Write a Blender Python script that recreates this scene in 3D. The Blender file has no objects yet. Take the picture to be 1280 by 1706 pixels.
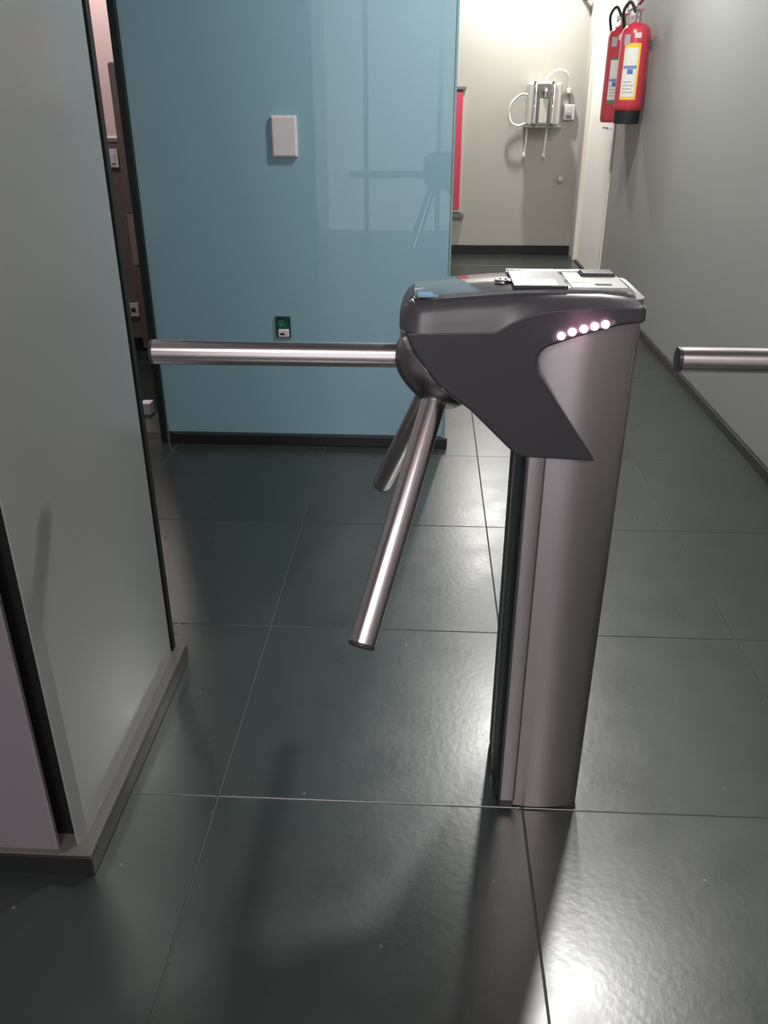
import bpy, bmesh, math, random
from mathutils import Vector, Matrix
random.seed(7)
S = bpy.context.scene
COL = S.collection

# ------------------------------------------------------------------ camera
YAW, PITCH, ROLL, F = -0.0516774, 0.4590618, 0.0004572, 1386.614
cam = bpy.data.objects.new('camera', bpy.data.cameras.new('camera'))
COL.objects.link(cam)
f = Vector((math.sin(YAW)*math.cos(PITCH), math.cos(YAW)*math.cos(PITCH), -math.sin(PITCH)))
r0 = Vector((math.cos(YAW), -math.sin(YAW), 0))
u0 = r0.cross(f)
r = math.cos(ROLL)*r0 + math.sin(ROLL)*u0
u = -math.sin(ROLL)*r0 + math.cos(ROLL)*u0
M = Matrix((r, u, -f)).transposed().to_4x4()
M.translation = Vector((-0.2079, -1.2140, 1.2406))
cam.matrix_world = M
cam.data.sensor_fit = 'VERTICAL'
cam.data.sensor_height = 36.0
cam.data.lens = 36.0*F/1706.0
cam.data.clip_start = 0.01
cam.data.dof.use_dof = False
S.camera = cam

# ------------------------------------------------------------------ world and exposure
W = bpy.data.worlds.new('world'); S.world = W
W.use_nodes = True
W.node_tree.nodes['Background'].inputs[0].default_value = (0.96, 0.90, 0.94, 1)
W.node_tree.nodes['Background'].inputs[1].default_value = 1.5
S.view_settings.view_transform = 'Standard'
S.view_settings.look = 'None'
S.view_settings.exposure = 0.15
S.view_settings.gamma = 1.0
S.view_settings.use_curve_mapping = False

CEIL = 2.6
# ceiling lamps: (x, y, watts, colour, radius)
LAMPS = [
    (0.46, 1.27, 38, (1.0, 0.985, 0.95), 0.075),
    (0.40, 3.12, 40, (1.0, 0.985, 0.94), 0.075),
    (0.44, 6.10, 44, (1.0, 0.985, 0.95), 0.06),
    (-2.26, 4.55, 26, (1.0, 0.88, 0.86), 0.10),
    (-1.85, 2.45, 16, (1.0, 0.88, 0.86), 0.075),  # unseen side room lamp, added to brighten the cabinet fronts
    (-0.9, -2.3, 26, (1.0, 0.90, 0.93), 0.30),
    (0.3, -2.3, 26, (1.0, 0.90, 0.93), 0.30),
]

# ------------------------------------------------------------------ materials
MATS = {}
def srgb(c):
    return tuple(((v/255)/12.92 if v/255 <= .04045 else ((v/255+.055)/1.055)**2.4) for v in c) + (1,)

def mat(name, rgb, rough=.5, metal=0., spec=.5, coat=0., coat_rough=.05, var=0., vscale=8., bump=0., bscale=60.,
        emit=None, estr=0., trans=0., ior=1.45, stretch=None, rvar=0.):
    if name in MATS: return MATS[name]
    m = bpy.data.materials.new(name); m.use_nodes = True
    nt = m.node_tree; N = nt.nodes; L = nt.links
    b = N['Principled BSDF']
    I = b.inputs
    col = srgb(rgb)
    I['Base Color'].default_value = col
    I['Roughness'].default_value = rough
    I['Metallic'].default_value = metal
    I['Specular IOR Level'].default_value = spec
    I['Coat Weight'].default_value = coat
    I['Coat Roughness'].default_value = coat_rough
    I['Transmission Weight'].default_value = trans
    I['IOR'].default_value = ior
    if emit:
        I['Emission Color'].default_value = srgb(emit)
        I['Emission Strength'].default_value = estr
    if var or bump or rvar:
        tc = N.new('ShaderNodeTexCoord'); mp = N.new('ShaderNodeMapping')
        L.new(tc.outputs['Object'], mp.inputs[0])
        if stretch: mp.inputs['Scale'].default_value = stretch
    if var or rvar:
        n = N.new('ShaderNodeTexNoise'); n.inputs['Scale'].default_value = vscale; n.inputs['Detail'].default_value = 4
        L.new(mp.outputs[0], n.inputs['Vector'])
    if var:
        mx = N.new('ShaderNodeMix'); mx.data_type = 'RGBA'
        mx.inputs['A'].default_value = tuple(v*(1-var) for v in col[:3])+(1,)
        mx.inputs['B'].default_value = tuple(min(1, v*(1+var)) for v in col[:3])+(1,)
        L.new(n.outputs['Fac'], mx.inputs['Factor']); L.new(mx.outputs['Result'], I['Base Color'])
    if rvar:
        mr = N.new('ShaderNodeMapRange')
        mr.inputs['To Min'].default_value = max(.02, rough-rvar); mr.inputs['To Max'].default_value = rough+rvar
        L.new(n.outputs['Fac'], mr.inputs['Value']); L.new(mr.outputs['Result'], I['Roughness'])
    if bump:
        n2 = N.new('ShaderNodeTexNoise'); n2.inputs['Scale'].default_value = bscale; n2.inputs['Detail'].default_value = 3
        L.new(mp.outputs[0], n2.inputs['Vector'])
        bp = N.new('ShaderNodeBump'); bp.inputs['Strength'].default_value = bump; bp.inputs['Distance'].default_value = .002
        L.new(n2.outputs['Fac'], bp.inputs['Height']); L.new(bp.outputs[0], I['Normal'])
    MATS[name] = m
    return m

def slate():
    m = bpy.data.materials.new('slate_tile'); m.use_nodes = True
    nt = m.node_tree; N = nt.nodes; L = nt.links; I = N['Principled BSDF'].inputs
    geo = N.new('ShaderNodeNewGeometry')
    oi = N.new('ShaderNodeObjectInfo')
    n = N.new('ShaderNodeTexNoise'); n.inputs['Scale'].default_value = 3.5; n.inputs['Detail'].default_value = 6
    L.new(geo.outputs['Position'], n.inputs['Vector'])
    mx = N.new('ShaderNodeMix'); mx.data_type = 'RGBA'
    mx.inputs['A'].default_value = srgb((27, 34, 32)); mx.inputs['B'].default_value = srgb((45, 52, 49))
    L.new(n.outputs['Fac'], mx.inputs['Factor'])
    # slight tone difference from tile to tile
    mr = N.new('ShaderNodeMapRange'); mr.inputs['To Min'].default_value = .85; mr.inputs['To Max'].default_value = 1.15
    L.new(oi.outputs['Random'], mr.inputs['Value'])
    mul = N.new('ShaderNodeMix'); mul.data_type = 'RGBA'; mul.blend_type = 'MULTIPLY'; mul.inputs['Factor'].default_value = 1
    L.new(mx.outputs['Result'], mul.inputs['A']); L.new(mr.outputs['Result'], mul.inputs['B'])
    # sparse pale specks of grit
    v = N.new('ShaderNodeTexVoronoi'); v.inputs['Scale'].default_value = 14
    L.new(geo.outputs['Position'], v.inputs['Vector'])
    lt = N.new('ShaderNodeMath'); lt.operation = 'LESS_THAN'; lt.inputs[1].default_value = .042
    L.new(v.outputs['Distance'], lt.inputs[0])
    sp = N.new('ShaderNodeMix'); sp.data_type = 'RGBA'; sp.inputs['B'].default_value = srgb((92, 96, 92))
    L.new(lt.outputs[0], sp.inputs['Factor']); L.new(mul.outputs['Result'], sp.inputs['A'])
    L.new(sp.outputs['Result'], I['Base Color'])
    r2 = N.new('ShaderNodeTexNoise'); r2.inputs['Scale'].default_value = 9; r2.inputs['Detail'].default_value = 5
    L.new(geo.outputs['Position'], r2.inputs['Vector'])
    rr = N.new('ShaderNodeMapRange'); rr.inputs['To Min'].default_value = .23; rr.inputs['To Max'].default_value = .36
    L.new(r2.outputs['Fac'], rr.inputs['Value']); L.new(rr.outputs['Result'], I['Roughness'])
    I['Specular IOR Level'].default_value = 1.0
    I['IOR'].default_value = 1.5
    b1 = N.new('ShaderNodeTexNoise'); b1.inputs['Scale'].default_value = 70; b1.inputs['Detail'].default_value = 4
    L.new(geo.outputs['Position'], b1.inputs['Vector'])
    bp = N.new('ShaderNodeBump'); bp.inputs['Strength'].default_value = .12; bp.inputs['Distance'].default_value = .002
    L.new(b1.outputs['Fac'], bp.inputs['Height']); L.new(bp.outputs[0], I['Normal'])
    return m

SLATE = slate()
STONE = mat('dark_stone', (34, 36, 35), .3, bump=.1, var=.15)
GROUT = mat('grout', (66, 70, 67), .8, var=.1)
WALLG = mat('grey_paint', (150, 152, 151), .55, var=.02, vscale=2, bump=.05, bscale=120)
WALLB = mat('warm_grey_paint', (176, 173, 166), .6, var=.02, vscale=2, bump=.05, bscale=120)
CEILW = mat('ceiling_white', (128, 126, 122), .8)
LOBBY = mat('lobby_paint', (205, 194, 198), .7)
BLUE = mat('blue_lacquered_glass', (138, 176, 190), .35, coat=1., coat_rough=.015, var=.015, vscale=1.5)
BLUEEDGE = mat('glass_edge', (120, 165, 168), .25, coat=.6)
DARKFRAME = mat('dark_frame', (22, 36, 35), .35)
PANEL = mat('grey_glass_panel', (136, 139, 138), .3, coat=.8, coat_rough=.13)
PANELN = mat('lilac_grey_panel', (120, 114, 119), .4, coat=.4, coat_rough=.2)
BLACK = mat('matt_black', (14, 16, 16), .6)
WHITEP = mat('white_plastic', (214, 208, 210), .4)
WHITED = mat('white_door', (246, 244, 239), .45)
CREAM = mat('cream_frame', (232, 227, 212), .5)
STEEL = mat('brushed_steel', (188, 180, 182), .26, metal=1., var=.015, vscale=30, stretch=(40, 40, .6), rvar=.02)
STEELP = mat('polished_steel', (220, 212, 214), .16, metal=1.)
STEELA = mat('arm_steel', (226, 216, 218), .25, metal=1.)
def aniso(m, rough, an, rot):
    nt = m.node_tree; b = nt.nodes['Principled BSDF']; I = b.inputs
    for l in list(I['Roughness'].links): nt.links.remove(l)
    I['Roughness'].default_value = rough; I['Anisotropic'].default_value = an; I['Anisotropic Rotation'].default_value = rot
    t = nt.nodes.new('ShaderNodeTangent'); t.direction_type = 'RADIAL'; t.axis = 'Z'
    nt.links.new(t.outputs[0], I['Tangent'])
aniso(STEEL, .33, .65, .25)
CHROME = mat('chrome', (215, 215, 218), .06, metal=1.)
GREYHUB = mat('satin_steel', (138, 134, 136), .3, metal=1.)
SHELL = mat('black_plastic_shell', (56, 56, 59), .42, bump=.06, bscale=400, spec=.5)
SHELLUP = mat('black_satin_plastic', (72, 70, 75), .34, spec=.5)
GLOSSB = mat('gloss_black_plastic', (44, 44, 50), .35)
RED = mat('red_enamel', (192, 58, 74), .3, coat=.4, coat_rough=.1)
REDP = mat('red_panel', (208, 72, 94), .4)
RUBBER = mat('black_rubber', (26, 28, 30), .6)
SCREEN = mat('display_white', (235, 236, 236), .25, emit=(235, 236, 238), estr=.55)
LEDM = mat('led_emitter', (255, 220, 235), .3, emit=(255, 196, 222), estr=14)
LENS = mat('clear_lens', (240, 215, 228), .1, trans=.9)
LAMPM = mat('lamp_lens', (255, 250, 240), .4, emit=(255, 248, 236), estr=10)
GLASS = mat('clear_glass', (240, 246, 244), .02, trans=1., ior=1.02)

# ------------------------------------------------------------------ helpers
def box(bm, x0, x1, y0, y1, z0, z1):
    v = [bm.verts.new(p) for p in ((x0,y0,z0),(x1,y0,z0),(x1,y1,z0),(x0,y1,z0),(x0,y0,z1),(x1,y0,z1),(x1,y1,z1),(x0,y1,z1))]
    for q in ((0,3,2,1),(4,5,6,7),(0,1,5,4),(1,2,6,5),(2,3,7,6),(3,0,4,7)):
        bm.faces.new([v[i] for i in q])
    return bm

def frame_of(d):
    d = d.normalized()
    a = Vector((0,0,1)) if abs(d.z) < .9 else Vector((1,0,0))
    x = d.cross(a).normalized(); y = d.cross(x).normalized()
    return x, y, d

def lathe(bm, origin, axis, prof, seg=32):
    """prof: list of (distance along axis, radius)"""
    o = Vector(origin); x, y, d = frame_of(Vector(axis))
    rings = []
    for (t, rad) in prof:
        if rad < 1e-6:
            rings.append([bm.verts.new(o + d*t)])
        else:
            rings.append([bm.verts.new(o + d*t + (x*math.cos(2*math.pi*k/seg) + y*math.sin(2*math.pi*k/seg))*rad) for k in range(seg)])
    for a, b in zip(rings, rings[1:]):
        for k in range(seg):
            k2 = (k+1) % seg
            if len(a) == 1 and len(b) == 1: continue
            if len(a) == 1: bm.faces.new((a[0], b[k], b[k2]))
            elif len(b) == 1: bm.faces.new((a[k], b[0], a[k2]))
            else: bm.faces.new((a[k], b[k], b[k2], a[k2]))
    for ring in (rings[0], rings[-1]):
        if len(ring) > 2: bm.faces.new(ring)
    return bm

def cyl(bm, p0, p1, ra, rb=None, seg=24):
    p0 = Vector(p0); p1 = Vector(p1); d = p1-p0
    return lathe(bm, p0, d, [(0, ra), (d.length, ra if rb is None else rb)], seg)

def smooth_path(pts, n=8):
    pts = [Vector(p) for p in pts]; out = []
    P = [pts[0]*2-pts[1]] + pts + [pts[-1]*2-pts[-2]]
    for i in range(1, len(P)-2):
        a, b, c, d = P[i-1:i+3]
        for k in range(n):
            t = k/n
            out.append(.5*((2*b)+(c-a)*t+(2*a-5*b+4*c-d)*t*t+(3*b-a-3*c+d)*t**3))
    out.append(pts[-1]); return out

def tube(bm, pts, rad, seg=10, smooth=True):
    P = smooth_path(pts) if smooth else [Vector(p) for p in pts]
    ref = None; rings = []
    for i, p in enumerate(P):
        d = (P[min(i+1, len(P)-1)] - P[max(i-1, 0)]).normalized()
        if ref is None: ref = frame_of(d)[0]
        x = (ref - d*ref.dot(d)).normalized(); ref = x; y = d.cross(x)
        rings.append([bm.verts.new(p + (x*math.cos(2*math.pi*k/seg) + y*math.sin(2*math.pi*k/seg))*rad) for k in range(seg)])
    for a, b in zip(rings, rings[1:]):
        for k in range(seg):
            bm.faces.new((a[k], a[(k+1) % seg], b[(k+1) % seg], b[k]))
    bm.faces.new(rings[0][::-1]); bm.faces.new(rings[-1])
    return bm

def prism(bm, poly, y0, y1):
    """polygon in XZ extruded along Y"""
    a = [bm.verts.new((x, y0, z)) for x, z in poly]; b = [bm.verts.new((x, y1, z)) for x, z in poly]
    n = len(poly)
    bm.faces.new(a); bm.faces.new(b[::-1])
    for i in range(n):
        j = (i+1) % n
        bm.faces.new((a[j], a[i], b[i], b[j]))
    return bm

def prism_z(bm, poly, z0, z1):
    a = [bm.verts.new((x, y, z0)) for x, y in poly]; b = [bm.verts.new((x, y, z1)) for x, y in poly]
    n = len(poly)
    bm.faces.new(a[::-1]); bm.faces.new(b)
    for i in range(n):
        j = (i+1) % n
        bm.faces.new((a[i], a[j], b[j], b[i]))
    return bm

def rrect(x0, x1, y0, y1, rr, n=6):
    if not isinstance(rr, (tuple, list)): rr = (rr,)*4
    out = []
    for (cx, cy, a0, q) in ((x1, y0, -90, rr[0]), (x1, y1, 0, rr[1]), (x0, y1, 90, rr[2]), (x0, y0, 180, rr[3])):
        sx = -1 if cx == x1 else 1; sy = -1 if cy == y1 else 1
        for k in range(n+1):
            a = math.radians(a0 + 90*k/n)
            out.append((cx+sx*q+q*math.cos(a), cy+sy*q+q*math.sin(a)))
    return out

def new(): return bmesh.new()

def obj(name, bm, m, parent=None, smooth=False, bevel=0., seg=2, angle=30):
    bmesh.ops.recalc_face_normals(bm, faces=bm.faces)
    off = Vector((0,0,0)); p = parent
    while p is not None: off += p.location; p = p.parent
    if off.length: bmesh.ops.translate(bm, vec=-off, verts=bm.verts)
    me = bpy.data.meshes.new(name); bm.to_mesh(me); bm.free()
    if m: me.materials.append(m)
    o = bpy.data.objects.new(name, me); COL.objects.link(o)
    if parent is not None: o.parent = parent
    if smooth:
        for pl in me.polygons: pl.use_smooth = True
        me.set_sharp_from_angle(angle=math.radians(angle))
    if bevel:
        bv = o.modifiers.new('bevel', 'BEVEL'); bv.width = bevel; bv.segments = seg; bv.limit_method = 'ANGLE'; bv.angle_limit = math.radians(35)
        for pl in me.polygons: pl.use_smooth = True
        bv.harden_normals = True
    return o

def tag(o, label, cat, group=None):
    o['label'] = label; o['category'] = cat
    if group: o['group'] = group
    return o

def thing(name, label, cat, loc, group=None):
    o = bpy.data.objects.new(name, None); COL.objects.link(o)
    o.location = loc; o.empty_display_size = .1
    return tag(o, label, cat, group)

def struct(o, label=None):
    o['kind'] = 'structure'
    if label: o['label'] = label
    return o

def B(name, m, parent, *dims, bevel=0., seg=2):
    return obj(name, box(new(), *dims), m, parent, bevel=bevel, seg=seg)

def copy_tree(o, parent=None, loc=None):
    c = o.copy(); COL.objects.link(c); c.parent = parent
    if loc is not None: c.location = loc
    for ch in list(o.children): copy_tree(ch, c)
    return c

# ------------------------------------------------------------------ room shell
XL, XR, YN, YB = -3.0, 1.05, -4.2, 6.62
floor = struct(B('floor', GROUT, None, XL-.1, XR+.1, YN-.1, YB+.1, -.12, -.0012), 'dark slate tile floor with pale joints')
def tile_mesh(w):
    bm = new(); g = .0016; t = .012
    a = rrect(g, w-g, g, .6-g, .0006, 1); b = rrect(g+.0008, w-g-.0008, g+.0008, .6-g-.0008, .0006, 1)
    lo = [bm.verts.new((x, y, -t)) for x, y in a]; mi = [bm.verts.new((x, y, -.0008)) for x, y in a]; hi = [bm.verts.new((x, y, 0)) for x, y in b]
    n = len(a)
    for p, q in ((lo, mi), (mi, hi)):
        for i in range(n): bm.faces.new((p[i], p[(i+1) % n], q[(i+1) % n], q[i]))
    bm.faces.new(hi)
    me = bpy.data.meshes.new('tile'); bm.to_mesh(me); bm.free(); me.materials.append(SLATE)
    return me
TILE = tile_mesh(.6); TILEC = tile_mesh(.45)
for i in range(-5, 2):
    for j in range(-7, 11):
        o = bpy.data.objects.new('tile', TILEC if i == 1 else TILE)
        COL.objects.link(o); o.parent = floor; o.location = (i*.6, j*.6, 0)

struct(B('ceiling', CEILW, None, XL-.1, XR+.1, YN-.1, YB+.1, CEIL, CEIL+.1))

# right wall, with the white door opening at its far end
DY0, DY1, DZ = 5.17, 6.28, 2.12
wr = struct(B('wall_right', WALLG, None, XR, XR+.12, YN-.1, DY0-.05, 0, CEIL), 'plain grey painted wall along the right of the corridor')
struct(B('wall_right_end', WALLB, None, XR, XR+.12, DY1+.05, YB, 0, CEIL))
struct(B('wall_right_lintel', WALLG, None, XR, XR+.12, DY0-.05, DY1+.05, DZ+.05, CEIL))
door = struct(B('door_1', WHITED, None, XR+.015, XR+.055, DY0, DY1, .012, DZ, bevel=.002), 'white door at the far end of the right wall')
fr = new(); box(fr, XR-.012, XR+.1, DY0-.05, DY0, 0, DZ+.05); box(fr, XR-.012, XR+.1, DY1, DY1+.05, 0, DZ+.05); box(fr, XR-.012, XR+.1, DY0, DY1, DZ, DZ+.05)
obj('door_frame', fr, CREAM, door, bevel=.002)
hd = obj('door_handle', lathe(new(), (XR+.016, DY0+.09, 1.07), (-1,0,0), [(0,.026),(.008,.026),(.01,.011),(.045,.011)]), CHROME, door, smooth=True)
obj('lever', tube(new(), [(XR-.028, DY0+.09, 1.07), (XR-.034, DY0+.12, 1.071), (XR-.034, DY0+.21, 1.068)], .009), CHROME, hd, smooth=True)
obj('threshold', box(new(), XR-.002, XR+.05, DY0, DY1, 0, .011), STONE, door)

# back wall of the corridor
struct(B('wall_back', WALLB, None, -1.4, XR+.12, YB, YB+.12, 0, CEIL), 'pale warm grey wall at the corridor end')
struct(B('baseboard_back', STONE, None, -.6, XR-.0, YB-.018, YB, 0, .075, bevel=.003))
struct(B('baseboard_right', STONE, None, XR-.016, XR, -3.0, DY0-.052, 0, .038, bevel=.003), 'low dark stone skirting along the right wall')
struct(B('wall_hall_left', WALLB, None, -1.2, -1.1, 2.02, YB, 0, CEIL))

# blue glass wall
wb = struct(B('wall_blue', BLUE, None, -1.243, -.135, 1.895, 1.905, .043, CEIL-.001, bevel=.0015), 'blue lacquered glass wall panel with a glossy face')
obj('wall_core', box(new(), -1.235, -.14, 1.9052, 2.02, 0, CEIL-.001), BLUEEDGE, wb)
obj('glass_edge', box(new(), -.1349, -.127, 1.893, 2.02, .043, CEIL-.001), BLUEEDGE, wb, bevel=.001)
struct(B('baseboard_blue', STONE, None, -1.225, -.118, 1.876, 1.8945, 0, .041, bevel=.003), 'dark stone plinth under the blue wall')
struct(B('trim_1', DARKFRAME, None, -1.270, -1.2435, 1.88, 2.02, 0, CEIL-.001, bevel=.002), 'dark green vertical edge frame left of the blue wall')
obj('foot_clip', box(new(), -1.2425, -1.2345, 1.884, 1.8945, .0, .075), STEELP, None)
tag(bpy.data.objects['foot_clip'], 'small upright steel clip at the bottom left corner of the blue wall', 'clip')

# left side room behind a clear pane
w1 = struct(B('window_1', GLASS, None, -2.9, -1.2705, 1.93, 1.938, .02, CEIL-.001), 'clear glass pane left of the blue wall')
obj('window_track', box(new(), -2.99, -1.271, 1.915, 1.953, 0, .019), STEELP, w1)
PINKW = mat('pinkish_plaster', (196, 172, 170), .6, var=.03, vscale=3)
struct(B('wall_side_back', PINKW, None, XL, -1.2, 4.95, 5.05, 0, CEIL), 'pinkish lit wall seen through the clear pane')
struct(B('wall_left', LOBBY, None, XL-.1, XL, YN-.1, YB, 0, CEIL))
BROWN = mat('brown_laminate', (112, 92, 90), .4, var=.08, vscale=5)
TAUPE = mat('taupe_laminate', (150, 124, 120), .45)
cab = thing('tall_cabinet', 'tall brown cabinet in the side room behind the clear pane', 'cabinet', (-1.55, 3.1, 0))
B('body', BROWN, cab, -1.686, -1.35, 3.02, 3.215, .075, 1.40, bevel=.003)
B('plinth', BLACK, cab, -1.68, -1.36, 3.03, 3.21, 0, .0749)
for k, (z0, z1, m) in enumerate(((.75, 1.395, BROWN), (.50, .745, TAUPE), (.08, .495, BROWN))):
    d = B('door', m, cab, -1.684, -1.354, 3.0, 3.0195, z0, z1, bevel=.002)
    obj('handle', cyl(new(), (-1.57, 2.985, z1-.09), (-1.57, 2.985, z1-.03), .005), STEELP, d)
lc = thing('low_cabinet', 'lower brown cabinet left of the tall one behind the clear pane', 'cabinet', (-1.9, 3.3, 0))
B('body', BROWN, lc, -2.05, -1.66, 3.2205, 3.50, .075, 1.055, bevel=.003)
B('plinth', BLACK, lc, -2.045, -1.665, 3.23, 3.49, 0, .0749)
B('worktop', TAUPE, lc, -2.06, -1.655, 3.2165, 3.51, 1.0555, 1.075, bevel=.002)
pl = thing('switch_plate', 'small white switch plate near the top of the low cabinet', 'switch', (-1.79, 3.21, .98))
B('plate', WHITEP, pl, -1.815, -1.765, 3.208, 3.2199, .94, 1.025, bevel=.002); B('rocker', WHITEP, pl, -1.80, -1.78, 3.203, 3.2079, .96, 1.005, bevel=.001)
pl = thing('wall_socket', 'small white socket near the foot of the low cabinet', 'socket', (-1.79, 3.21, .23))
B('plate', WHITEP, pl, -1.815, -1.76, 3.208, 3.2199, .195, .265, bevel=.002); B('socket_face', RUBBER, pl, -1.80, -1.775, 3.205, 3.2079, .22, .24)
bx = thing('glint_box', 'white box added in place of a bright reflection on the side room floor', 'box', (-1.6, 2.3, 0))  # white box added where light glints off the floor
B('body', mat('glint_white', (240, 238, 238), .5), bx, -1.450, -1.412, 2.20, 2.25, .0, .042, bevel=.001)
B('lid', mat('glint_white', (240, 238, 238), .5), bx, -1.452, -1.410, 2.198, 2.252, .0421, .052, bevel=.001)

# lobby behind the camera: unseen wall, glazed entrance added for lilac fill light
for n_, d_ in (('wall_front', (XL, -1.6, YN-.1, YN, 0, CEIL)), ('wall_front_side', (.6, XR, YN-.1, YN, 0, CEIL)), ('wall_front_lintel', (-1.6, .6, YN-.1, YN, 2.25, CEIL))):
    struct(B(n_, LOBBY, None, *d_))
w2 = struct(B('fill_window', GLASS, None, -1.595, .595, YN-.055, YN-.047, .03, 2.245), 'added glazed entrance behind the viewer for fill light')
fm = new()
for x in (-1.57, -.87, -.13, .57): box(fm, x-.025, x+.025, YN-.08, YN-.03, .0, 2.249)
obj('window_frame', fm, STEELP, w2)

# ------------------------------------------------------------------ foreground column, clad in grey glass
colm = thing('clad_column', 'dark cored column clad in grey glossy panels at the left foreground', 'column', (-1.1, .12, 0))
B('core', BLACK, colm, -1.60, -.8122, -.150, .405, .0, CEIL-.001)
B('front_backing', BLACK, colm, -1.60, -.87, -.1760, -.1502, .048, CEIL-.002)
def chamfer_panel(axis, a0, a1, z0, z1, face, back, cw=.022, cd=.007):
    """panel with wide chamfered edges; axis 'x': face normal +X spans Y; axis 'y': face normal -Y spans X"""
    bm = new()
    def P(a, z, d): return (d, a, z) if axis == 'x' else (a, d, z)
    s = 1 if axis == 'x' else -1
    o1 = [bm.verts.new(P(a, z, back)) for a, z in ((a0,z0),(a1,z0),(a1,z1),(a0,z1))]
    o2 = [bm.verts.new(P(a, z, face-s*cd)) for a, z in ((a0,z0),(a1,z0),(a1,z1),(a0,z1))]
    o3 = [bm.verts.new(P(a, z, face)) for a, z in ((a0+cw,z0),(a1-cw,z0),(a1-cw,z1),(a0+cw,z1))]
    for p, q in ((o1, o2), (o2, o3)):
        for i in range(4): bm.faces.new((p[i], p[(i+1) % 4], q[(i+1) % 4], q[i]))
    bm.faces.new(o1); bm.faces.new(o3)
    return bm
obj('side_panel', chamfer_panel('x', -.172, .412, .048, CEIL-.002, -.800, -.812, cd=.009), PANEL, colm)['label'] = 'grey glossy glass side panel with bevelled edges'
obj('front_panel', chamfer_panel('y', -1.60, -.840, .048, CEIL-.002, -.186, -.1762, cw=.004, cd=.002), PANELN, colm)['label'] = 'lilac grey front panel'
obj('back_panel', chamfer_panel('y', -1.60, -.84, .048, CEIL-.002, .4055, .425, cw=.004, cd=.002), PANEL, colm)
B('edge_trim', BLACK, colm, -.839, -.802, .4125, .431, .048, CEIL-.002)
bs = new(); prism_z(bs, [(-1.6, -.198), (-.777, -.198), (-.777, .445), (-1.6, .445)], .0, .043)
obj('plinth', bs, STONE, colm, bevel=.003)
lp = new(); prism_z(lp, [(-1.6, -.196), (-.779, -.196), (-.779, .443), (-1.6, .443)], .0431, .0479)
obj('plinth_cap', lp, mat('stone_cap', (92, 88, 84), .4), colm, bevel=.0015)

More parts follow.
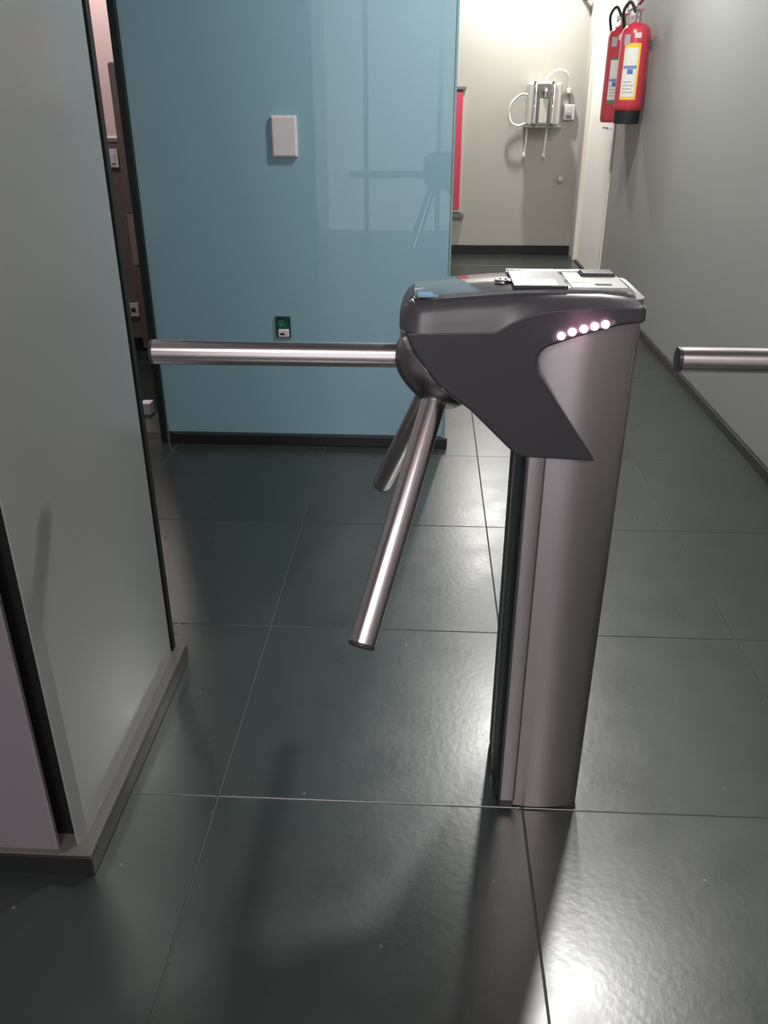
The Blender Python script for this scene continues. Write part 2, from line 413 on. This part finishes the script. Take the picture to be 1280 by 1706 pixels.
# ------------------------------------------------------------------ turnstile
CY = .083
def make_turnstile():
    t = thing('turnstile', 'steel pedestal turnstile with black head and glowing pink lights in the middle', 'turnstile', (.03, CY, 0), 'tripod turnstiles')
    # pedestal
    B('base_plate', STONE, t, -.042, .104, .008, .180, 0, .006, bevel=.001)
    P = []
    # front face bows out gently
    x0, x1, y0, y1 = -.046, .107, .0, .186
    n = 16
    for k in range(n+1):
        q = k/n; P.append((x0 + .003 + (x1-x0-.012)*q, y0 + .010*((2*q-1)**2)))
    P += [(x1-.003, y0+.016), (x1, y0+.028), (x1, y1-.028), (x1-.003, y1-.016)]
    for k in range(n+1):
        q = 1-k/n; P.append((x0 + .003 + (x1-x0-.012)*q, y1 - .010*((2*q-1)**2)))
    P += [(x0, y1-.016), (x0, y0+.016)]
    obj('column_cover', prism_z(new(), P, .006, .985), STEEL, t, smooth=True, angle=40)['label'] = 'brushed steel pedestal cover'
    # left side: dark channel with a bright strip
    B('side_channel', DARKFRAME, t, -.0525, -.0461, .026, .188, .006, .80, bevel=.001)
    B('channel_strip', STEELP, t, -.0555, -.0526, .098, .106, .006, .795, bevel=.0005)
    pr = rrect(-.0465, -.017, -.0035, .0095, .004, 5)
    obj('corner_profile', prism_z(new(), pr, .024, .80), STEEL, t, smooth=True, angle=50)
    prf = rrect(-.0455, -.019, -.0025, .0085, .004, 5)
    obj('profile_foot', prism_z(new(), prf, .006, .0239), mat('grey_foot', (70, 66, 68), .5), t, smooth=True, angle=50)
    obj('screw', lathe(new(), (-.0526, .060, .745), (-1,0,0), [(0,.006),(.003,.006),(.004,.003)], 16), CHROME, t, smooth=True)
    # head shell: lower body
    up = [(-.240,.938),(-.109,.942),(-.088,.955),(-.071,.963),(-.050,.970),(-.029,.974),(.039,.980),(.101,.979)]
    lo = [(.1035,.972),(.104,.956),(.068,.951),(.047,.945),(.026,.9385),(.005,.932),(-.016,.924),(-.032,.918),(-.040,.911),(-.0445,.902),(-.0455,.893),(-.042,.880),(-.007,.830),(.057,.740),(-.058,.745),(-.066,.749),(-.079,.760),(-.138,.818),(-.189,.857),(-.222,.900),(-.232,.918)]
    sh = obj('head_shell', prism(new(), up+lo, -.012, .178), SHELL, t, bevel=.005, seg=3)
    sh['label'] = 'matt black plastic head shell with a pointed side cheek'
    # upper shoulder and top
    def interp(tab, x):
        if x <= tab[0][0]: return tab[0][1]
        for (a, b), (c, d) in zip(tab, tab[1:]):
            if x <= c: return b + (d-b)*(x-a)/(c-a)
        return tab[-1][1]
    topz = [(-.250,.950),(-.246,.962),(-.238,.972),(-.227,.9785),(-.167,.9845),(-.115,.989),(-.065,.9925),(.037,.9935),(.080,.990),(.095,.984),(.1045,.973)]
    xs = [-.2495,-.247,-.243,-.238,-.230,-.215,-.19,-.15,-.109,-.088,-.071,-.05,-.029,0,.039,.07,.085,.095,.101,.1045]
    def sections(lift, inset0, inset1, zoff, xs):
        bm = new(); rings = []
        for x in xs:
            zc = interp(up, x) - .002; zt = interp(topz, x) + lift
            e = max(0., min(1., (x+.2495)/.03)); e = math.sqrt(max(0, 1-(1-e)**2))
            e2 = max(0., min(1., (.1045-x)/.012)); e2 = math.sqrt(max(0, 1-(1-e2)**2))
            pin = .045*(1-e) + .010*(1-e2)
            hw = .095 - pin
            pts = [(-hw-.0005, zc), (-hw+.004, zc+.25*(zt-zc)), (-hw+.010, zc+.6*(zt-zc)), (-hw+.017, zc+.88*(zt-zc)), (-hw+.026, zt-.0002),
                   (-hw+.04, zt+.0012), (0, zt+.0025)]
            pts = pts + [(-y, z) for y, z in pts[-2::-1]]
            rings.append([bm.verts.new((x, CY+y, z)) for y, z in pts])
        for a, b in zip(rings, rings[1:]):
            for k in range(len(a)-1): bm.faces.new((a[k], a[k+1], b[k+1], b[k]))
            bm.faces.new((a[-1], a[0], b[0], b[-1]))
        bm.faces.new(rings[0]); bm.faces.new(rings[-1][::-1])
        return bm
    obj('head_top', sections(0, 0, 0, 0, xs), SHELLUP, t, smooth=True, angle=55)['label'] = 'satin black upper shoulder of the head'
    # chrome capped nose and glossy deck
    deck = new(); rings = []
    for x in [-.228,-.222,-.20,-.16,-.12,-.08,-.04,0,.04,.07,.088,.094]:
        zt = interp(topz, x); hw = .070 if -.222 < x < .09 else .058
        rings.append([deck.verts.new((x, CY+y, z)) for y, z in ((-hw, zt-.002), (-hw, zt+.0035), (-hw+.006, zt+.0052), (0, zt+.0066), (hw-.006, zt+.0052), (hw, zt+.0035), (hw, zt-.002))])
    for a, b in zip(rings, rings[1:]):
        for k in range(7): deck.faces.new((a[k], a[(k+1) % 7], b[(k+1) % 7], b[k]))
    deck.faces.new(rings[0]); deck.faces.new(rings[-1][::-1])
    dk = obj('top_deck', deck, mat('deck_plastic', (98, 100, 102), .16, coat=.7), t, smooth=True, angle=40)
    dk['label'] = 'glossy grey deck on the head'
    D = .9985
    def quad(name, m, x0, x1, y0, y1, z0, z1, par, bev=.0008):
        return B(name, m, par, x0, x1, y0, y1, z0, z1, bevel=bev)
    quad('rim', CHROME, -.085, .080, .1545, .158, D-.004, D+.002, dk)
    scr = quad('display_bezel', GLOSSB, -.084, -.006, .014, .132, D-.002, D+.0035, t)
    quad('display', SCREEN, -.072, -.020, .018, .060, D+.0036, D+.0042, scr, .0002)
    obj('sensor_ring', lathe(new(), (-.096, .062, D-.001), (0,0,1), [(0,.013),(.003,.013),(.0045,.011),(.0045,.008),(.002,.007)], 28), CHROME, t, smooth=True)
    rd = quad('card_reader', mat('reader_silver', (196, 196, 190), .3, metal=.4), .000, .080, .018, .134, D-.006, D+.0015, t)
    quad('reader_mark', WHITEP, .004, .024, .050, .075, D+.0016, D+.002, rd, .0002)
    hood = new(); prism(hood, [(.024, D+.0016), (.078, D+.0016), (.074, D+.007), (.028, D+.007)], .098, .130)
    obj('reader_hood', hood, mat('hood_grey', (70, 72, 74), .3), rd, bevel=.001)
    quad('card_slot', BLACK, .036, .060, .030, .042, D+.0016, D+.002, rd, .0002)
    quad('nose_glint', mat('nose_glint_blue', (120, 150, 190), .08, coat=1.), -.222, -.192, .012, .040, .9835, .9865, t)  # bluish patch, the reflection on the nose put into the colour
    obj('nose_stud', lathe(new(), (-.2285, .022, .974), (-.4,-.3,.9), [(0,.006),(.006,.006),(.009,.004),(.010,0)], 16), CHROME, t, smooth=True)
    # light strip under the cheek arc, on both sides
    arc = [(-.026,.9305),(-.014,.9365),(.001,.9425),(.017,.947),(.032,.951),(.047,.954),(.060,.957)]
    for s, yy in ((-1, -.0125), (1, .1785)):
        st = obj('light_strip', tube(new(), [(x, yy, z) for x, z in arc], .0042, 8), LENS, t, smooth=True)
        for (x, z) in arc[1:6]:
            obj('led', lathe(new(), (x, yy+s*.0015, z), (0, s, 0), [(0,.0058),(.0028,.0054),(.0045,.003),(.005,0)], 14), LEDM, st, smooth=True)
        pk = bpy.data.lights.new('led_glow', 'POINT'); pk.energy = .045; pk.color = (1., .42, .66); pk.shadow_soft_size = .02
        po = bpy.data.objects.new('led_glow', pk); COL.objects.link(po); po.parent = t; po.location = (.017-.03, yy+s*.028-CY, .952)
    # hub
    ax = Vector((-1,0,-1)).normalized(); bx_ = Vector((-1,0,1)).normalized(); yv = Vector((0,1,0))
    root = Vector((-.203, CY, .849))
    o = root - ax*.03
    obj('hub_flange', lathe(new(), o - ax*.010, ax, [(0,.076),(.010,.083),(.023,.084),(.026,.081)], 48), STEELP, t, smooth=True, angle=35)
    hb = obj('hub', lathe(new(), o + ax*.010, ax, [(0,.074),(.010,.0745),(.026,.070),(.040,.060),(.050,.043),(.055,.022),(.057,0)], 48), GREYHUB, t, smooth=True, angle=35)
    hb['label'] = 'domed satin steel hub that carries the arms'
    for k, fi in enumerate((0, -2*math.pi/3, 2*math.pi/3)):
        rad = math.cos(fi)*bx_ + math.sin(fi)*yv
        d = (ax*math.cos(math.pi/4) + rad*math.sin(math.pi/4)).normalized()
        p = root + rad*.040
        L0, L1 = -.004, .418
        am = obj('arm', lathe(new(), p + d*L0, d, [(0,.0195),(L1-L0-.004,.0195)], 32), STEELA, t, smooth=True)
        obj('end_cap', lathe(new(), p + d*(L1-.004), d, [(0,.0199),(.003,.0199),(.0055,.0188),(.0065,.014)], 32), mat('dark_cap', (58, 54, 58), .35), am, smooth=True)
        obj('arm_collar', lathe(new(), p + d*(-.002), d, [(0,.0215),(.020,.0215),(.022,.0197)], 32), GREYHUB, am, smooth=True)
    return t
ts = make_turnstile()
t2 = copy_tree(ts, None, (.03+.835, CY, 0))
t2['label'] = 'second turnstile beside the right wall, only its steel arm reaching in at the right edge'

# ------------------------------------------------------------------ things on the blue wall
pl = thing('blank_wall_plate', 'blank white cover plate high on the blue wall', 'wall plate', (-.711, 1.89, 1.13))
B('plate', WHITEP, pl, -.755, -.667, 1.884, 1.8948, 1.065, 1.195, bevel=.003)
B('cover', WHITEP, pl, -.750, -.672, 1.881, 1.8839, 1.070, 1.190, bevel=.002)
so = thing('open_socket_box', 'open green electrical box with a loose white socket low on the blue wall', 'socket', (-.75, 1.89, .47))
gm = mat('green_plastic', (20, 84, 70), .5)
rim = new()
for d_ in ((-.778,-.772,.435,.513), (-.728,-.722,.435,.513), (-.772,-.728,.507,.513), (-.772,-.728,.435,.441)):
    box(rim, d_[0], d_[1], 1.888, 1.8948, d_[2], d_[3])
obj('box_rim', rim, mat('dark_green_rim', (24, 58, 52), .5), so)
B('box_back', gm, so, -.772, -.728, 1.8925, 1.8948, .441, .507)
obj('cable_entry', lathe(new(), (-.757, 1.8924, .487), (0,-1,0), [(0,.013),(.003,.013),(.003,.008),(.001,.008)], 20), mat('green_bright', (40, 120, 96), .4), so, smooth=True)
sk = B('socket_module', WHITEP, so, -.768, -.728, 1.876, 1.8920, .438, .466, bevel=.003)
B('socket_hole', BLACK, sk, -.760, -.744, 1.8752, 1.8759, .447, .454)

# ------------------------------------------------------------------ back wall: hose cabinet, water purifier
hc = thing('fire_hose_cabinet', 'red fire hose cabinet on the corridor end wall beside the blue wall', 'cabinet', (-.3, 6.57, .38))
B('body', REDP, hc, -.62, .050, 6.57, 6.6195, .385, 1.30, bevel=.003)
fr = new(); box(fr, .0505, .074, 6.585, 6.6195, .355, 1.325); box(fr, -.645, -.6205, 6.585, 6.6195, .355, 1.325); box(fr, -.62, .05, 6.585, 6.6195, .355, .3845)
obj('frame', fr, mat('pale_grey_metal', (190, 186, 176), .4), hc)
B('top_edge', mat('grey_metal', (120, 112, 108), .4), hc, -.645, .074, 6.565, 6.6195, 1.3255, 1.345)
B('sill', mat('grey_metal', (120, 112, 108), .4), hc, -.66, .092, 6.56, 6.6195, .312, .345, bevel=.002)
obj('latch', lathe(new(), (-.02, 6.5695, .85), (0,-1,0), [(0,.02),(.01,.02),(.012,.012)], 20), CHROME, hc, smooth=True)

SIL = mat('silver_plastic', (206, 203, 194), .3, metal=.35)
SILD = mat('dark_silver', (112, 112, 108), .35, metal=.3)
WT = mat('white_tubing', (228, 226, 220), .4)
wp = thing('water_purifier', 'silver wall mounted water purifier with white hoses on the corridor end wall', 'water purifier', (.70, 6.5, 1.05))
B('body', SIL, wp, .575, .845, 6.42, 6.6195, 1.055, 1.375, bevel=.02, seg=4)
B('front_recess', SILD, wp, .648, .752, 6.412, 6.4195, 1.075, 1.365, bevel=.003)
B('tap_plate', mat('pale_panel', (196, 194, 186), .35), wp, .668, .736, 6.404, 6.4115, 1.075, 1.255, bevel=.003)
for x in (.628, .775):
    obj('pillar', lathe(new(), (x, 6.413, 1.07), (0,0,1), [(0,.014),(.004,.020),(.30,.020),(.31,.016),(.313,0)], 20), CHROME, wp, smooth=True)
tp = obj('tap', lathe(new(), (.702, 6.4115, 1.315), (0,-1,0), [(0,.022),(.03,.020),(.034,.014),(.04,0)], 20), STEELP, wp, smooth=True)
obj('spout', tube(new(), [(.702, 6.39, 1.31), (.702, 6.36, 1.30), (.702, 6.355, 1.265)], .008), STEELP, tp, smooth=True)
B('drip_tray', SILD, wp, .565, .80, 6.40, 6.6195, 1.037, 1.0549, bevel=.004)
obj('hose', tube(new(), [(.577, 6.52, 1.285), (.52, 6.515, 1.285), (.455, 6.52, 1.225), (.435, 6.53, 1.15), (.46, 6.53, 1.075), (.52, 6.53, 1.052), (.577, 6.53, 1.07)], .010), WT, wp, smooth=True)
obj('hose', tube(new(), [(.715, 6.53, 1.372), (.745, 6.53, 1.43), (.81, 6.54, 1.465), (.88, 6.55, 1.45), (.915, 6.57, 1.385), (.925, 6.59, 1.30)], .011), WT, wp, smooth=True)
ho = obj('hose_valve', lathe(new(), (.922, 6.585, 1.335), (.1,.05,-1), [(0,.012),(.005,.019),(.035,.019),(.04,.012)], 16), WT, wp, smooth=True)
obj('cord', tube(new(), [(.924, 6.585, 1.30), (.932, 6.59, 1.26), (.938, 6.605, 1.226)], .008), mat('grey_cord', (120, 122, 120), .5), wp, smooth=True)
for x in (.585, .748):
    obj('drain_tube', tube(new(), [(x+.004, 6.50, 1.04), (x+.002, 6.50, .95), (x-.006, 6.50, .83)], .008), WT, wp, smooth=True)
    obj('tube_end', lathe(new(), (x-.006, 6.50, .845), (0,0,-1), [(0,.010),(.004,.013),(.028,.013),(.03,.008)], 16), mat('white_end', (240,238,232), .4), wp, smooth=True)
obj('outlet_pipe', tube(new(), [(.80, 6.55, 1.046), (.85, 6.55, 1.047), (.875, 6.58, 1.046), (.878, 6.618, 1.046)], .009), WT, wp, smooth=True)
vb = thing('outlet_box', 'small white power outlet box right of the water purifier', 'outlet', (.94, 6.6, 1.1))
bb = B('body', WHITEP, vb, .893, .985, 6.575, 6.6195, 1.095, 1.213, bevel=.006)
B('socket_face', mat('pale_face', (196,192,190), .4), vb, .915, .963, 6.571, 6.5749, 1.15, 1.20, bevel=.003)
B('plug', mat('grey_plug', (96,94,94), .5), vb, .918, .960, 6.563, 6.5749, 1.112, 1.136, bevel=.002)
tv = thing('wall_tap', 'tiny steel stop valve on the end wall below the outlet box', 'valve', (.91, 6.6, .636))
obj('stem', lathe(new(), (.91, 6.6195, .636), (0,-1,0), [(0,.018),(.004,.018),(.006,.011),(.05,.011)], 18), CHROME, tv, smooth=True)
obj('knob', lathe(new(), (.91, 6.569, .636), (0,-1,0), [(0,.012),(.003,.020),(.018,.020),(.022,.014)], 18), WHITEP, tv, smooth=True)
ck = thing('pipe_bracket', 'dark pipe bracket high on the end wall near the white door', 'bracket', (.99, 6.6, 1.97))
obj('arm', tube(new(), [(.945, 6.618, 2.02), (.95, 6.56, 2.0), (.985, 6.54, 1.965)], .014), GREYHUB, ck, smooth=True)
obj('clamp', lathe(new(), (.985, 6.545, 1.99), (0,0,-1), [(0,.02),(.004,.026),(.035,.026),(.04,.018)], 18), mat('dark_clamp', (92, 92, 92), .4), ck, smooth=True)

# ------------------------------------------------------------------ fire extinguishers on the right wall
def extinguisher(label, x, y, z0, z1, rad, lab, base):
    e = thing('fire_extinguisher', label, 'fire extinguisher', (x, y, z0), 'fire extinguishers on the right wall')
    zb = z0 + base
    H = z1 - zb
    if base:
        obj('base_skirt', lathe(new(), (x, y, z0), (0,0,1), [(0, rad*.84), (.004, rad*.88), (base-.001, rad*.90)], 36), RUBBER, e, smooth=True)
    obj('cylinder', lathe(new(), (x, y, zb), (0,0,1), [(0, rad*.9), (.012, rad*.98), (.03, rad), (H-.07, rad), (H-.04, rad*.93), (H-.018, rad*.72), (H-.004, rad*.40), (H, rad*.30)], 40), RED, e, smooth=True, angle=50)
    vl = obj('valve', lathe(new(), (x, y, z1-.002), (0,0,1), [(0,.021),(.02,.021),(.024,.017),(.06,.017),(.066,.010),(.07,0)], 20), STEELP, e, smooth=True)
    obj('gauge', lathe(new(), (x-.017, y, z1+.035), (-1,0,0), [(0,.008),(.012,.008),(.013,.018),(.024,.018)], 20), WHITEP, vl, smooth=True)
    for dz, ln in ((.052, .115), (.084, .10)):
        lev = new(); prism(lev, [(0, 0), (ln, .018 if dz > .06 else -.004), (ln, .026 if dz > .06 else .004), (0, .010)], -.010, .010)
        bmesh.ops.rotate(lev, verts=lev.verts, cent=(0,0,0), matrix=Matrix.Rotation(math.radians(-90), 3, 'Z'))
        bmesh.ops.translate(lev, verts=lev.verts, vec=(x, y+.02, z1+dz))
        obj('lever', lev, RED, vl, bevel=.001)
    # hose hangs beside the body
    hs = obj('hose', tube(new(), [(x-.012, y+.01, z1+.045), (x-.045, y+.03, z1+.10), (x-.075, y+.05, z1+.05), (x-.05, y+.085, z1-.05), (x-.04, y+rad+.013, z1-.15), (x-.04, y+rad+.013, z1-.27)], .0085), RUBBER, e, smooth=True)
    obj('nozzle', lathe(new(), (x-.04, y+rad+.017, z1-.26), (0,0,-1), [(0,.010),(.03,.012),(.07,.016),(.074,.010)], 16), RUBBER, e, smooth=True)
    # wrapped label: bands of a cylinder section facing the viewer
    def band(name, m, a0, a1, zl, zh, off, par):
        bm = new(); k = 14; lo = []; hi = []; lo2 = []; hi2 = []
        for i in range(k+1):
            a = math.radians(a0 + (a1-a0)*i/k)
            for lst, z, rr_ in ((lo, zl, rad+off), (hi, zh, rad+off), (lo2, zl, rad+off-.0004), (hi2, zh, rad+off-.0004)):
                lst.append(bm.verts.new((x + rr_*math.cos(a), y + rr_*math.sin(a), z)))
        for i in range(k):
            bm.faces.new((lo[i], lo[i+1], hi[i+1], hi[i])); bm.faces.new((lo2[i+1], lo2[i], hi2[i], hi2[i+1]))
            bm.faces.new((hi[i], hi[i+1], hi2[i+1], hi2[i])); bm.faces.new((lo[i+1], lo[i], lo2[i], lo2[i+1]))
        bm.faces.new((lo[0], hi[0], hi2[0], lo2[0])); bm.faces.new((lo[k], lo2[k], hi2[k], hi[k]))
        return obj(name, bm, m, par, smooth=True)
    lb = band('label_sheet', lab['edge'], lab['a0'], lab['a1'], lab['z0'], lab['z1'], .0006, e)
    band('label_face', mat('label_white', (222, 220, 216), .5), lab['a0']+lab['ml'], lab['a1']-lab['mr'], lab['z0']+lab['mb'], lab['z1']-lab['mt'], .0011, lb)
    zm = (lab['z0']+lab['z1'])/2 + lab.get('dz', 0)
    band('blue_band', mat('label_blue', (120, 140, 190), .5), lab['a0']+lab['ml']+2, lab['a1']-lab['mr']-2, zm-.004, zm+.012, .0016, lb)
    am = (lab['a0']+lab['a1'])/2
    band('emblem', mat('label_emblem', (84, 118, 186), .5), am-11, am+11, zm-.032, zm-.006, .0016, lb)
    for q in range(4):
        band('print_line', mat('label_print', (170, 172, 178), .5), lab['a0']+lab['ml']+6, lab['a1']-lab['mr']-6-(q % 2)*9, lab['z0']+lab['mb']+.020+.018*q, lab['z0']+lab['mb']+.026+.018*q, .0016, lb)
    st = band('inspection_tag', WHITEP, lab['a1']-30, lab['a1']-4, z1-.085, z1-.058, .0008, e)
    band('service_sticker', mat('sticker_grey', (176, 168, 176), .4), lab['a0']-6, lab['a0']+20, z1-.118, z1-.066, .0008, e)
    # bracket on the wall
    obj('bracket', box(new(), x+rad*.9, XR-.0005, y-.02, y+.02, z1-.13, z1-.09), mat('bracket_grey', (80, 84, 84), .5), e)
    return e
YEL = mat('label_yellow', (238, 196, 60), .5)
GRN = mat('label_green', (84, 128, 100), .5)
extinguisher('nearer red fire extinguisher with yellow bordered label and black base on the right wall', .955, 4.36, 1.117, 1.645, .083,
             dict(edge=YEL, a0=-142, a1=-76, z0=1.245, z1=1.535, ml=2, mr=8, mb=.016, mt=.022, dz=.02), .072)
extinguisher('farther red fire extinguisher with white and green label hanging before the white door', .965, 4.82, 1.115, 1.66, .083,
             dict(edge=GRN, a0=-138, a1=-84, z0=1.225, z1=1.48, ml=0, mr=0, mb=.02, mt=.012, dz=.0), 0)
sg = thing('safety_sign', 'white safety sign partly hidden above the farther extinguisher', 'sign', (XR, 4.9, 1.8))
B('plate', mat('sign_white', (238, 238, 236), .4), sg, XR-.006, XR-.0005, 4.86, 5.10, 1.765, 2.0, bevel=.001)
B('red_band', RED, sg, XR-.0066, XR-.0061, 4.88, 5.08, 1.90, 1.98)

# ------------------------------------------------------------------ ceiling lamps
for i, (x, y, w, c, rad) in enumerate(LAMPS):
    where = ['over the turnstiles', 'over the corridor mouth', 'near the corridor end wall', 'at the back of the side room', 'added behind the clear pane to brighten the cabinets', 'over the lobby left of the entrance', 'over the lobby right of the entrance'][i]
    t = thing('ceiling_lamp', 'round recessed ceiling lamp '+where, 'lamp', (x, y, CEIL), 'recessed ceiling lamps')
    obj('trim_ring', lathe(new(), (x, y, CEIL-.0005), (0,0,-1), [(0,rad+.02),(.006,rad+.02),(.010,rad+.008),(.010,rad),(.002,rad)], 40), WHITEP, t, smooth=True)
    obj('lens', lathe(new(), (x, y, CEIL-.001), (0,0,-1), [(0,rad-.002),(.003,rad-.002)], 40), LAMPM, t)
    ld = bpy.data.lights.new('lamp_light', 'AREA'); ld.shape = 'DISK'; ld.size = rad*2; ld.energy = w; ld.color = c
    lo = bpy.data.objects.new('lamp_light', ld); COL.objects.link(lo); lo.location = (0, 0, -.014); lo.parent = t
